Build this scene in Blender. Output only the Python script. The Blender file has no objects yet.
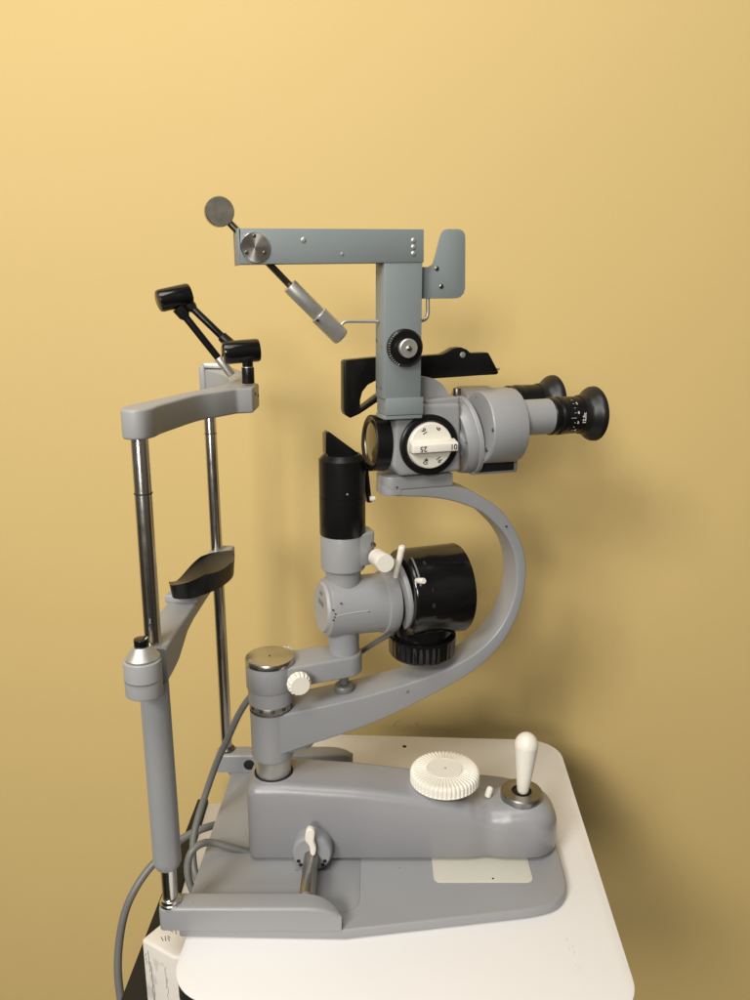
import bpy, bmesh, random
from math import *
from mathutils import Vector, Matrix
random.seed(4)
S = bpy.context.scene
COL = S.collection
# ------------------------------------------------------------------ camera model
F, TH, H = 800.0, radians(14.5), 0.70
def ray(px, py):
    a = (px-375)/F; b = -(py-500)/F
    return Vector((a, cos(TH)+b*sin(TH), -sin(TH)+b*cos(TH)))
EYE = Vector((0, 0, H))
def depth(p):
    return p[1]*cos(TH)-(p[2]-H)*sin(TH)
def at_y(px, py, Y):
    r = ray(px, py); return EYE+r*(Y/r.y)
def at_z(px, py, z):
    r = ray(px, py); return EYE+r*((z-H)/r.z)

class Frame:
    """upright measuring frame: u along the instrument, v away from the viewer, z up"""
    def __init__(s, o, yaw):
        s.M = Matrix.Translation(Vector((o[0], o[1], 0))) @ Matrix.Rotation(radians(yaw), 4, 'Z')
        s.I = s.M.inverted()
    def pt(s, px, py, w=0.0):
        o = s.I @ EYE; d = s.I.to_3x3() @ ray(px, py)
        t = (-w-o.y)/d.y
        return o+d*t
    def uz(s, px, py, w=0.0):
        p = s.pt(px, py, w); return (p.x, p.z)
    def r(s, n, p):
        return n*depth(s.M @ Vector(p))/F
WORLD = Frame((0, 0), 0)
PIV = (-0.127, 0.887)
SC = Frame(PIV, 18)      # microscope and its arm
LP = Frame(PIV, 20)      # lamp arm

# ------------------------------------------------------------------ mesh building
class MB:
    def __init__(s, fr=WORLD):
        s.bm = bmesh.new(); s.M = fr.M
    def _add(s, bm, bev=0, seg=3, ang=30, M=None):
        if bev > 0:
            bm.normal_update()
            es = [e for e in bm.edges if len(e.link_faces) == 2 and e.calc_face_angle(0) > radians(ang)]
            bmesh.ops.bevel(bm, geom=es, offset=bev, segments=seg, affect='EDGES', profile=.5, clamp_overlap=True)
        bmesh.ops.recalc_face_normals(bm, faces=bm.faces)
        bm.transform((s.M @ M) if M else s.M)
        me = bpy.data.meshes.new('tmp'); bm.to_mesh(me); bm.free()
        s.bm.from_mesh(me); bpy.data.meshes.remove(me)
        return s
    def box(s, a, b, bev=0, seg=3):
        bm = bmesh.new()
        bmesh.ops.create_cube(bm, size=1)
        for v in bm.verts:
            for i in range(3):
                v.co[i] = a[i] if v.co[i] < 0 else b[i]
        return s._add(bm, bev, seg)
    def prism(s, pts, a, b, axis='y', bev=0, seg=3, ang=30):
        """outline pts extruded a..b: axis y -> pts are (u,z); axis z -> pts are (u,v)"""
        bm = bmesh.new()
        f = (lambda p, t: (p[0], t, p[1])) if axis == 'y' else (lambda p, t: (p[0], p[1], t))
        A = [bm.verts.new(f(p, a)) for p in pts]; B = [bm.verts.new(f(p, b)) for p in pts]
        bm.faces.new(A); bm.faces.new(B[::-1]); n = len(pts)
        for i in range(n):
            bm.faces.new((A[i], B[i], B[(i+1) % n], A[(i+1) % n]))
        return s._add(bm, bev, seg, ang)
    def lathe(s, a, b, prof, n=48, cap=True):
        """profile of (t, r): t runs 0..1 from a to b, r in metres"""
        a = Vector(a); b = Vector(b); d = b-a
        q = d.to_track_quat('Z', 'Y').to_matrix().to_4x4()
        bm = bmesh.new(); L = d.length; rings = []
        for t, r in prof:
            if r <= 1e-6: rings.append([bm.verts.new((0, 0, t*L))])
            else: rings.append([bm.verts.new((r*cos(2*pi*i/n), r*sin(2*pi*i/n), t*L)) for i in range(n)])
        for p, c in zip(rings, rings[1:]):
            for i in range(n):
                j = (i+1) % n
                if len(p) == 1 and len(c) == 1: continue
                if len(p) == 1: bm.faces.new((p[0], c[i], c[j]))
                elif len(c) == 1: bm.faces.new((p[i], p[j], c[0]))
                else: bm.faces.new((p[i], p[j], c[j], c[i]))
        if cap:
            for rg in (rings[0], rings[-1]):
                if len(rg) > 1: bm.faces.new(rg)
        return s._add(bm, M=Matrix.Translation(a) @ q)
    def cyl(s, a, b, r, r2=None, ch=.0008, n=48):
        r2 = r if r2 is None else r2
        L = (Vector(b)-Vector(a)).length; c = min(ch, L*.3, r*.4)
        return s.lathe(a, b, [(0, r-c), (c/L*.3, r-c*.3), (c/L, r), (1-c/L, r2), (1-c/L*.3, r2-c*.3), (1, r2-c)], n)
    def tube(s, pts, r, n=14, sub=8):
        P = [Vector(p) for p in pts]; out = []
        for i in range(len(P)-1):
            p0 = P[max(i-1, 0)]; p1 = P[i]; p2 = P[i+1]; p3 = P[min(i+2, len(P)-1)]
            for k in range(sub):
                t = k/sub
                out.append(.5*((2*p1)+(p2-p0)*t+(2*p0-5*p1+4*p2-p3)*t*t+(3*p1-p0-3*p2+p3)*t**3))
        out.append(P[-1])
        bm = bmesh.new(); rings = []; up = Vector((.3, .9, .2))
        for i, p in enumerate(out):
            d = (out[min(i+1, len(out)-1)]-out[max(i-1, 0)]).normalized()
            x = (up-d*up.dot(d)).normalized(); y = d.cross(x); up = x
            rings.append([bm.verts.new(p+x*r*cos(2*pi*k/n)+y*r*sin(2*pi*k/n)) for k in range(n)])
        for a, b in zip(rings, rings[1:]):
            for k in range(n): bm.faces.new((a[k], a[(k+1) % n], b[(k+1) % n], b[k]))
        bm.faces.new(rings[0][::-1]); bm.faces.new(rings[-1])
        return s._add(bm)
    def loft(s, secs, cap=True):
        bm = bmesh.new(); R = [[bm.verts.new(p) for p in c] for c in secs]
        for a, b in zip(R, R[1:]):
            n = len(a)
            for k in range(n): bm.faces.new((a[k], a[(k+1) % n], b[(k+1) % n], b[k]))
        if cap: bm.faces.new(R[0][::-1]); bm.faces.new(R[-1])
        return s._add(bm)
    def text(s, body, size, M, bold=.00018, ext=.0002):
        cu = bpy.data.curves.new('t', 'FONT'); cu.body = body; cu.size = size; cu.extrude = ext
        cu.align_x = 'CENTER'; cu.align_y = 'CENTER'; cu.offset = bold
        o = bpy.data.objects.new('t', cu); COL.objects.link(o)
        bpy.context.view_layer.update()
        me = bpy.data.meshes.new_from_object(o.evaluated_get(bpy.context.evaluated_depsgraph_get()))
        bpy.data.objects.remove(o); bpy.data.curves.remove(cu)
        me.transform(s.M @ M); s.bm.from_mesh(me); bpy.data.meshes.remove(me)
        return s
    def build(s, name, mat, parent=None, sharp=35, label=None):
        bm = s.bm; bm.normal_update()
        for f in bm.faces: f.smooth = True; f.material_index = 0
        for e in bm.edges:
            if len(e.link_faces) == 2 and e.calc_face_angle(0) > radians(sharp): e.smooth = False
        me = bpy.data.meshes.new(name); bm.to_mesh(me); bm.free()
        me.materials.clear(); me.materials.append(mat)
        o = bpy.data.objects.new(name, me); COL.objects.link(o)
        c = sum((Vector(b) for b in o.bound_box), Vector())/8
        me.transform(Matrix.Translation(-c))
        if parent:
            o.parent = parent
            o.location = c-WP[parent.name]
        else: o.location = c
        WP[o.name] = c
        if label: o['label'] = label
        return o
WP = {}
def each(name, mat_, parent, items, fr=None, sharp=35):
    """one mesh per item; item is a function that draws into an MB"""
    for f in items:
        m = MB(fr or WORLD); f(m); m.build(name, mat_, parent, sharp)
def tag(o, label=None, cat=None, group=None, kind=None):
    if label: o['label'] = label
    if cat: o['category'] = cat
    if group: o['group'] = group
    if kind: o['kind'] = kind
    return o
def rrect(x0, y0, x1, y1, r, n=8, rs=None):
    rs = rs or (r, r, r, r); out = []
    for (cx, cy, a0, rr) in ((x1-rs[0], y1-rs[0], 0, rs[0]), (x0+rs[1], y1-rs[1], 90, rs[1]), (x0+rs[2], y0+rs[2], 180, rs[2]), (x1-rs[3], y0+rs[3], 270, rs[3])):
        for k in range(n+1):
            a = radians(a0+90*k/n); out.append((cx+rr*cos(a), cy+rr*sin(a)))
    return out
def spline(pts, sub=6, closed=False):
    P = [Vector(p) for p in pts]; out = []; n = len(P)
    for i in range(n if closed else n-1):
        g = (lambda k: P[k % n]) if closed else (lambda k: P[min(max(k, 0), n-1)])
        p0, p1, p2, p3 = g(i-1), g(i), g(i+1), g(i+2)
        for k in range(sub):
            t = k/sub
            out.append(.5*((2*p1)+(p2-p0)*t+(2*p0-5*p1+4*p2-p3)*t*t+(3*p1-p0-3*p2+p3)*t**3))
    if not closed: out.append(P[-1])
    return [tuple(p) for p in out]

# ------------------------------------------------------------------ materials
def mat(name, col, rough=.5, metal=0, var=.06, vscale=6, bump=0, bscale=400, spots=None, coat=0, aniso=0, sheen=0, rvar=.08, spec=.5):
    m = bpy.data.materials.new(name); m.use_nodes = True
    N = m.node_tree.nodes; L = m.node_tree.links; B = N['Principled BSDF']
    tc = N.new('ShaderNodeTexCoord')
    def noise(sc, det=4):
        n = N.new('ShaderNodeTexNoise'); n.inputs['Scale'].default_value = sc; n.inputs['Detail'].default_value = det
        L.new(tc.outputs['Object'], n.inputs['Vector']); return n
    n1 = noise(vscale)
    mx = N.new('ShaderNodeMix'); mx.data_type = 'RGBA'
    mx.inputs['A'].default_value = (*[c*(1-var) for c in col], 1)
    mx.inputs['B'].default_value = (*[min(c*(1+var), 1) for c in col], 1)
    L.new(n1.outputs['Fac'], mx.inputs['Factor'])
    out = mx.outputs['Result']
    if spots:      # small chips and specks of another colour: (colour, scale, threshold)
        for (sc_, scl, th) in spots:
            n2 = noise(scl, 3)
            r = N.new('ShaderNodeValToRGB'); r.color_ramp.elements[0].position = th; r.color_ramp.elements[1].position = th+.02
            L.new(n2.outputs['Fac'], r.inputs['Fac'])
            m2 = N.new('ShaderNodeMix'); m2.data_type = 'RGBA'
            L.new(r.outputs['Color'], m2.inputs['Factor']); L.new(out, m2.inputs['A']); m2.inputs['B'].default_value = (*sc_, 1)
            out = m2.outputs['Result']
    L.new(out, B.inputs['Base Color'])
    mr = N.new('ShaderNodeMapRange'); mr.inputs['To Min'].default_value = max(rough-rvar, .02); mr.inputs['To Max'].default_value = rough+rvar
    n3 = noise(vscale*4, 6); L.new(n3.outputs['Fac'], mr.inputs['Value']); L.new(mr.outputs['Result'], B.inputs['Roughness'])
    B.inputs['Metallic'].default_value = metal; B.inputs['Coat Weight'].default_value = coat; B.inputs['Coat Roughness'].default_value = .08
    B.inputs['Specular IOR Level'].default_value = spec
    if aniso: B.inputs['Anisotropic'].default_value = aniso
    if bump:
        n4 = noise(bscale, 2); bp = N.new('ShaderNodeBump'); bp.inputs['Strength'].default_value = bump; bp.inputs['Distance'].default_value = .001
        L.new(n4.outputs['Fac'], bp.inputs['Height']); L.new(bp.outputs['Normal'], B.inputs['Normal'])
    return m
GREY = mat('grey_enamel', (.290, .295, .308), .36, 0, .05, 9, .10, 700, [((.10, .10, .10), 85, .755)], rvar=.10)
GREYL = mat('grey_enamel_matt', (.335, .34, .348), .45, 0, .05, 9, .08, 700)
TONG = mat('blue_grey_enamel', (.215, .248, .258), .45, 0, .05, 9, .08, 700)
GREYH = mat('hammered_grey_enamel', (.292, .295, .315), .21, 0, .05, 14, .20, 1300, [((.07, .07, .07), 60, .755)], rvar=.04)
CHROME = mat('polished_steel', (.60, .58, .56), .20, 1, .05, 20)
STEEL = mat('brushed_steel', (.62, .61, .58), .42, .8, .08, 40, .1, 900)
RINGM = mat('dull_turned_steel', (.36, .35, .33), .30, 1, .06, 30)
DSTEEL = mat('dark_steel', (.20, .18, .15), .35, 1, .1, 30)
BLACK = mat('gloss_black', (.006, .006, .0065), .16, 0, .2, 12, .015, 60, spec=.45)
BLACKS = mat('satin_black', (.007, .007, .0075), .30, 0, .2, 12, .04, 700, spec=.3)
BLACKR = mat('black_rubber', (.009, .009, .0095), .38, 0, .15, 12, .05, 500, spec=.35)
CREAM = mat('cream_plastic', (.78, .75, .67), .38, 0, .04, 20, .03, 500)
PAD = mat('cream_plate', (.58, .565, .485), .35, 0, .05, 20, .05, 200)
WHITE = mat('white_laminate', (.80, .79, .79), .40, 0, .02, 4, .05, 300)
EDGE = mat('dark_edge_band', (.016, .014, .012), .55, 0, .1, 20, spec=.25)
PALE = mat('pale_grey_board', (.55, .53, .48), .5, 0, .05, 6, .05, 200)
SCUFF = mat('scuffed_white_paint', (.70, .67, .62), .55, 0, .05, 12, .15, 120, [((.56, .535, .49), 16, .62), ((.34, .32, .30), 55, .70)])
CABLE = mat('grey_cable', (.16, .16, .155), .42, 0, .08, 20, .05, 300)
INK = mat('black_ink', (.02, .02, .02), .5)
INKW = mat('white_ink', (.62, .60, .55), .5)
HOLE = mat('dark_hole', (.006, .006, .006), .7)
GOLDW = mat('pale_lens_rim', (.62, .55, .38), .35, .3)
def glassmat():
    m = mat('coated_lens_glass', (.16, .13, .065), .05, .55, .15, 9); return m
LENS = glassmat()
def brushed():
    """turned steel face: radial fan of fine strokes gives the bow-tie highlight"""
    m = mat('turned_steel_face', (.78, .76, .73), .28, 1, .04, 30, aniso=.8)
    N = m.node_tree.nodes; L = m.node_tree.links
    t = N.new('ShaderNodeTangent'); t.direction_type = 'RADIAL'; t.axis = 'Y'
    L.new(t.outputs['Tangent'], N['Principled BSDF'].inputs['Tangent'])
    return m
TURNED = brushed()

def wallmat():
    m = mat('yellow_wall_paint', (.665, .497, .208), .62, 0, .03, 1.6, .26, 380, spec=.25)
    N = m.node_tree.nodes; L = m.node_tree.links; B = N['Principled BSDF']
    tc = N.new('ShaderNodeTexCoord')
    n = N.new('ShaderNodeTexNoise'); n.inputs['Scale'].default_value = 90; n.inputs['Detail'].default_value = 5
    L.new(tc.outputs['Object'], n.inputs['Vector'])
    bp = N['Bump']; b2 = N.new('ShaderNodeBump'); b2.inputs['Strength'].default_value = .10; b2.inputs['Distance'].default_value = .001
    L.new(n.outputs['Fac'], b2.inputs['Height']); L.new(bp.outputs['Normal'], b2.inputs['Normal']); L.new(b2.outputs['Normal'], B.inputs['Normal'])
    return m
WALL = wallmat()

# ------------------------------------------------------------------ the setting
WY = 1.33
wall = MB().box((-3.2, WY, -1.2), (3.2, WY+.1, 2.6)).build('wall', WALL)
tag(wall, kind='structure')
tag(wall, 'plain yellow painted wall behind the instrument', 'wall')
def wp(px, py): p = at_y(px, py, WY); return (p.x, p.y-.0004, p.z)
m = MB()
for pts in ([(393, 727), (396, 722), (401, 720)], [(407, 725), (409, 728)], [(415, 724), (417, 722), (417, 727)], [(446, 732), (449, 731), (451, 733)]):
    m.tube([wp(*p) for p in pts], .0004, 6, 4)
o = m.build('wall_scuff', mat('brown_scuff', (.44, .31, .13), .8), wall)

# table
def trot(x, y, yaw=-2.8):
    a = radians(yaw); return (x*cos(a)-y*sin(a), x*sin(a)+y*cos(a))
TY0, TY1, TX0, TX1 = .652, 1.168, -.248, .238
pl = [trot(x, y) for x, y in rrect(TX0, TY0, TX1, TY1, .05, 12)]
tbl = bpy.data.objects.new('table', None); COL.objects.link(tbl); tbl.location = (0.03, .9, -.05); WP['table'] = Vector(tbl.location)
tag(tbl, 'white laminate table top with rounded corners carrying the instrument', 'table')
MB().prism(pl, -.0022, 0, 'z', .0007, 2).build('table_top', WHITE, tbl)
pl2 = [trot(x, y) for x, y in rrect(TX0+.0012, TY0+.0012, TX1-.0012, TY1-.0012, .05, 12)]
MB().prism(pl2, -.028, -.0024, 'z').build('edge_band', EDGE, tbl)
m = MB()
for px, py, r in ((404.5, 746.5, .0034),):
    p = at_z(px, py, 0); m.lathe((p.x, p.y, 0), (p.x, p.y, .0005), [(0, r), (1, r*.9)], 20)
m.build('screw_hole', HOLE, tbl)
SM = mat('grey_smudge', (.70, .665, .63), .6)
for (a, b, w_) in (((508, 950), (516, 975), .004), ((568, 940), (579, 975), .003)):
    p = at_z(*a, 0); q = at_z(*b, 0); m = MB()
    for k in range(16):
        t = random.random(); u_ = p.lerp(q, t); dx = random.uniform(-w_, w_)
        m.box((u_.x+dx, u_.y, 0.0001), (u_.x+dx+random.uniform(.0003, .0008), u_.y+random.uniform(.001, .006), .00014))
m.build('smudge', mat('grey_smudge', (.70, .665, .63), .6), tbl)

# lower shelf and scuffed box left of the table
ZS = -.13
a = at_z(199, 803, ZS); b = at_z(118, 1010, ZS)
sh = bpy.data.objects.new('shelf', None); COL.objects.link(sh); sh.location = (a.x+.05, .9, ZS); WP['shelf'] = Vector(sh.location)
tag(sh, 'pale grey lower shelf with a black left edge, below the white table', 'shelf')
c = at_z(208, 803, ZS); d = at_z(146, 1010, ZS)
MB().prism([(c.x, c.y), (d.x, d.y), (d.x+.12, d.y), (c.x+.12, c.y)], ZS-.02, ZS, 'z', .001).build('board', PALE, sh)
e = at_z(199, 798, ZS)
MB().prism([(e.x, c.y+.006), (c.x-.0005, c.y+.006), (d.x-.0005, d.y), (b.x, d.y)], ZS-.02, ZS+.004, 'z', .0015).build('edge_strip', EDGE, sh)

ZB = -.034
q = [at_z(141, 939, ZB), at_z(163, 921, ZB), at_z(200, 905, ZB), at_z(240, 960, ZB), at_z(173, 957, ZB)]
bx = bpy.data.objects.new('control_box', None); COL.objects.link(bx); bx.location = (q[0].x+.03, q[0].y, ZB-.3); WP['control_box'] = Vector(bx.location)
tag(bx, 'scuffed white metal box with black scrapes under the front left corner of the table', 'box')
MB().prism([(p.x, p.y) for p in q], ZB-.3, ZB, 'z', .004, 3).build('housing', SCUFF, bx)
m = MB()
for (x0, y0, x1, y1) in ((169, 930, 173, 932), (175, 928, 176, 934), (161, 937, 163, 941), (165, 936, 165.5, 941), (167.5, 936, 170, 938), (167.5, 938, 169.5, 941)):
    p = at_z(x0, y0, ZB+.0004); r_ = at_z(x1, y1, ZB+.0004); m.tube([p, r_], .0004, 6, 2)
m.build('scribble', mat('faded_ink', (.22, .21, .20), .6), bx)
# scrapes run down the front faces
m = MB()
A0 = Vector((q[0].x, q[0].y, 0)); A1 = Vector((q[4].x, q[4].y, 0)); nrm = Vector((A1.y-A0.y, -(A1.x-A0.x), 0)).normalized()
for t, z0, z1, w_ in ((.22, -.045, -.075, .0012), (.26, -.06, -.12, .0016), (.30, -.09, -.16, .001), (.72, -.055, -.085, .0008), (.75, -.07, -.10, .0007), (.12, -.05, -.065, .001)):
    p = A0.lerp(A1, t)+nrm*.0002; d_ = (A1-A0).normalized()
    pts = []
    for k in range(7):
        zz = z0+(z1-z0)*k/6; off = random.uniform(-.0012, .0012)
        pts.append(p+d_*off+Vector((0, 0, zz)))
    m.tube(pts, w_*.45, 6, 3)
m.build('scrape', mat('grey_scrape', (.36, .345, .32), .6), bx)

# ------------------------------------------------------------------ the slit lamp
RT = bpy.data.objects.new('slit_lamp', None); COL.objects.link(RT); RT.location = (0, .9, .001); WP['slit_lamp'] = Vector(RT.location)
tag(RT, 'grey slit lamp microscope with chin rest, joystick and black lamp housing on the white table', 'slit lamp')

NP = Vector((-.2290, .751, 0)); RP = Vector((-.2200, 1.059, 0))
# base plate (mirror-symmetric about the line between the posts)
YM = .905
half = [(-.214, .743), (-.03, .741), (.165, .771)]
fr_ = [( -.2195, .745), (-.0335, .7412)] + spline([(.150, .7685), (.185, .7745), (.212, .785), (.2275, .805), (.2315, .83), (.233, .87)], 5)
bk = [(x-.004*((2*YM-y)-y)/.3, 2*YM-y) for x, y in fr_[::-1]]
pts = fr_+[(.2335, YM)]+bk+[(-.2125, 1.045)]
base = MB().prism(pts, .001, .014, 'z', .0028, 3).build('base_plate', GREY, RT)
def rail(y_in, y_out, sgn):
    # straight bar; the free end sweeps round in plan towards the outer edge and rolls down
    xe_, dx = -.037, (.004 if sgn < 0 else 0)
    secs = []
    for x, k in [(-.2392, -1), (-.2388, -.8), (-.236, -.25), (-.2335, 0)]+[(xe_-.048+.048*sin(radians(a)), sin(radians(a))) for a in range(0, 88, 6)]+[(xe_-.0002, .999)]:
        ya, yb, zt_ = y_out, y_in, .043
        if k < 0: ya += sgn*.004*k*k; yb -= sgn*.004*k*k; zt_ -= .002*k*k
        else:
            yb = y_out+(y_in-y_out)*sqrt(1-k*k*.985); zt_ = .0145+.0285*(1-.42*k**3.2)
        lo, hi = min(ya, yb), max(ya, yb); r = min(.004, (hi-lo)*.45); o_ = []
        for (cy, cz, a0) in ((hi-r, zt_-r, 0), (lo+r, zt_-r, 90)):
            for q_ in range(5):
                a = radians(a0+22.5*q_); o_.append((x+dx, cy+r*cos(a), cz+r*sin(a)))
        o_ += [(x+dx, lo, .0145), (x+dx, hi, .0145)]
        secs.append(o_)
    return MB().loft(secs).build('rail', GREY, base, sharp=50)
rail(.767, .7405, 1); rail(1.043, 1.0695, -1)
MB().prism(rrect(-.080, .768, -.018, .86, .02, 8, (.002, .002, .002, .02)), .0138, .0146, 'z', .0003).build('recess_panel', GREY, base)
MB().prism(rrect(.071, .8155, .191, .875, .008), .0138, .0152, 'z', .0004).build('glide_pad', PAD, base)
p = at_z(493, 878.5, .0153); MB().lathe((p.x, p.y, .015), (p.x, p.y, .0156), [(0, .0014), (1, .0012)], 16).build('screw_hole', HOLE, base)
p = at_y(249, 765, 1.042); MB().cyl((p.x, 1.041, p.z), (p.x, 1.05, p.z), .0078, n=32).build('rail_hole', HOLE, base)

# posts
zt = .585
def zat(P, py): return at_y(375, py, P.y).z
NP.x += .0012
pn = MB().cyl((*NP.xy, .043), (NP.x+.0040, NP.y, zt), .0084).build('support_post', CHROME, RT)
zs0, zs1 = zat(NP, 866), zat(NP, 680)
MB().lathe((*NP.xy, zs0), (*NP.xy, zs1), [(0, .0105), (.006, .0128), (.03, .0150), (.05, .0152), (1, .0150)]).build('sleeve', GREY, pn)
MB().lathe((*NP.xy, .0425), (*NP.xy, .050), [(0, .0118), (.35, .0118), (.45, .0105), (.9, .0100), (1, .0088)]).build('collar', CHROME, pn)
MB().lathe((NP.x+.0036, NP.y, zat(NP, 493)-.0006), (NP.x+.0036, NP.y, zat(NP, 493)+.0006), [(0, .00885), (1, .00885)]).build('joint_line', HOLE, pn)
pr_ = MB().cyl((*RP.xy, .043), (*RP.xy, zt), .0080).build('support_post', CHROME, RT)
MB().lathe((*RP.xy, .0425), (*RP.xy, .049), [(0, .0115), (.5, .0115), (1, .009)]).build('collar', DSTEEL, pr_)
MB().lathe((*RP.xy, zat(RP, 433)-.0006), (*RP.xy, zat(RP, 433)+.0006), [(0, .00815), (1, .00815)]).build('joint_line', HOLE, pr_)

# headrest band
inner = spline([(-.236, .765), (-.224, .80), (-.206, .86), (-.185, .915), (-.176, .95), (-.178, .98), (-.189, 1.010), (-.206, 1.033), (-.219, 1.045)], 5)
outer = spline([(-.186, 1.060), (-.166, 1.025), (-.155, .99), (-.151, .957)], 4)+[(-.138, .955), (-.138, .905)]+spline([(-.155, .898), (-.170, .873), (-.1865, .846), (-.198, .80), (-.2055, .765), (-.2075, .745), (-.214, .733), (-.224, .730), (-.2345, .735), (-.238, .75)], 4)
hm = MB().prism(inner+[(-.222, 1.050), (-.222, 1.078), (-.205, 1.080)]+outer, .568, .5965, 'z', .0025, 3)
for v in hm.bm.verts:
    if v.co.y > .955 and v.co.z > .585: v.co.z += (v.co.y-.955)*.085
hr = hm.build('headrest_band', GREYL, RT)
MB().box((-.2295, 1.050, .574), (-.2215, 1.080, .6085), .002).build('end_block', GREYL, hr)
each('screw', HOLE, hr, [lambda m, y=y, z=z: m.cyl((-.139, y, z), (-.1375, y, z), .0022, n=16) for y, z in ((.922, .588), (.945, .583))]
     + [lambda m: m.cyl((-.2290, 1.066, .588), (-.2300, 1.066, .588), .0035, n=16)])
MB().box((-.222, 1.045, .6055), (-.196, 1.058, .6125), .001).build('clip', STEEL, hr)

# fixation target on the headrest
fx = Frame((0, .932), 0)
a0 = fx.pt(222.5, 353, .006); a1 = fx.pt(259.5, 350, -.008)
rA = fx.r(11.6, a0)
fl = MB(fx).lathe(a0, a1, [(0, rA-.004), (.03, rA-.001), (.10, rA), (.93, rA), (.985, rA-.001), (1, rA-.004)]).build('fixation_lamp', BLACK, RT)
st = Vector((-.150, .930, 0))
s1 = at_y(247.5, 360, .932); s0 = Vector((s1.x, .932, .5985))
MB().cyl(s0, (s0.x, s0.y, .6175), .0072).cyl((s0.x, s0.y, .6178), (s0.x, s0.y, .640), .0062).build('stem', BLACKS, fl)
MB().cyl((s0.x, s0.y, .6165), (s0.x, s0.y, .6178), .0069).build('ring', STEEL, fl)
b0 = fx.pt(157.5, 301.5, .009); b1 = fx.pt(190.5, 294, -.009); rB = fx.r(11.2, b0)
MB(fx).lathe(b0, b1, [(0, rB-.004), (.03, rB-.001), (.10, rB), (.93, rB), (.985, rB-.001), (1, rB-.004)]).build('target_barrel', BLACK, fl)
bm_ = (b0+b1)/2
def seg(a, b, t): return a+(b-a)*t
r1a = fx.pt(172, 300, .002); r1b = fx.pt(229, 371.5, -.014)
MB(fx).cyl(r1a, r1b, .0042).build('linkage_rod', BLACKS, fl)
MB(fx).lathe(seg(r1a, r1b, .1), seg(r1a, r1b, .24), [(0, .0074), (.8, .0066), (.95, .0052), (1, .0052)]).build('socket', BLACKR, fl)
MB(fx).cyl(seg(r1a, r1b, .80), fx.pt(232, 375, -.014), .0052).build('rod_end', STEEL, fl)
r2a = fx.pt(183, 299, -.006); r2b = fx.pt(236, 350, -.004)
MB(fx).cyl(r2a, r2b, .0042).build('linkage_rod', BLACKS, fl)
MB(fx).lathe(seg(r2a, r2b, .05), seg(r2a, r2b, .20), [(0, .0072), (.8, .0064), (.95, .0052), (1, .0052)]).build('socket', BLACKR, fl)
MB(fx).lathe(seg(r2a, r2b, .72), seg(r2a, r2b, .98), [(0, .0050), (.04, .0058), (.3, .0062), (1, .0072)]).build('socket', BLACKR, fl)

# chin rest bar
def bar_sec(y, x, hw, zb, zt, r=.003):
    o = []
    for (cx, cz, a0) in ((x+hw-r, zt-r, 0), (x-hw+r, zt-r, 90), (x-hw+r, zb+r, 180), (x+hw-r, zb+r, 270)):
        for k in range(4):
            a = radians(a0+30*k); o.append((cx+r*cos(a), y, cz+r*sin(a)))
    return o
zc = .355
secs = [bar_sec(.7385, -.2265, .0170, .318, zc), bar_sec(.768, -.2260, .0165, .318, zc), bar_sec(.785, -.2255, .0165, .320, zc), bar_sec(.805, -.2250, .0168, .328, zc),
        bar_sec(.822, -.2245, .0172, .336, zc), bar_sec(.85, -.2235, .0172, .339, zc), bar_sec(.95, -.219, .0160, .339, zc), bar_sec(1.045, -.2150, .0155, .339, zc), bar_sec(1.077, -.2140, .0155, .339, zc)]
cb = MB().loft(secs).build('chin_rest_bar', GREYL, RT)
K = at_z(142.5, 658, zc); KX, KY = K.x, K.y
MB().prism([(KX+.0175*cos(radians(a))*1.05, KY-.002+.0165*sin(radians(a))) for a in range(0, 360, 12)], .3175, zc-.0003, 'z', .0015).build('end_boss', GREYL, cb)
MB().lathe((KX, KY, zc), (KX, KY, zc+.013), [(0, .0168), (.14, .0168), (.22, .0160), (.92, .0094), (1, .0086)]).build('cone_cap', STEEL, cb)
MB().cyl((KX, KY, zc+.012), (KX, KY, zc+.0205), .0072).build('push_button', BLACK, cb)
MB().lathe((KX, KY-.002, .3345), (KX, KY-.002, .3353), [(0, .01805), (1, .01805)]).build('seam', CABLE, cb)
MB().prism([(-.242, .862), (-.204, .862), (-.196, .95), (-.230, .95)], zc-.0003, zc+.009, 'z', .0015).build('cup_mount', GREYL, cb)
# chin cup: a saddle, raised at the near and far ends and along the microscope side
NU, NV = 22, 26
bm = bmesh.new(); top = []; bot = []
for j in range(NV+1):
    t = -1+2*j/NV; rt = []; rb = []
    for i in range(NU+1):
        s_ = -1+2*i/NU
        k = sqrt(max(0, 1-.5*abs(t)**3*1.05)); k2 = sqrt(max(0, 1-.5*abs(s_)**3*1.0))
        xx = s_*k*.0295; yy = t*k2*.0565
        x = -.2055+xx+yy*.24; y = .904+yy
        zl = .3685+(.0150*((t+.15)/1.15)**1.9 if t > -.15 else .0115*((-t-.15)/.85)**1.2); zr = .3850+.0035*t*t; g_ = (s_+1)/2; z = zl+(zr-zl)*g_**1.5
        rt.append(bm.verts.new((x, y, z)))
        rb.append(bm.verts.new((x-.0015*s_, y-.004*t, min(z-.004, .3635+.0045*max(0, t)**2))))
    top.append(rt); bot.append(rb)
for j in range(NV):
    for i in range(NU):
        bm.faces.new((top[j][i], top[j][i+1], top[j+1][i+1], top[j+1][i])); bm.faces.new((bot[j][i], bot[j+1][i], bot[j+1][i+1], bot[j][i+1]))
for j in range(NV):
    bm.faces.new((top[j][0], top[j+1][0], bot[j+1][0], bot[j][0])); bm.faces.new((top[j][NU], bot[j][NU], bot[j+1][NU], top[j+1][NU]))
for i in range(NU):
    bm.faces.new((top[0][i], bot[0][i], bot[0][i+1], top[0][i+1])); bm.faces.new((top[NV][i], top[NV][i+1], bot[NV][i+1], bot[NV][i]))
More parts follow.
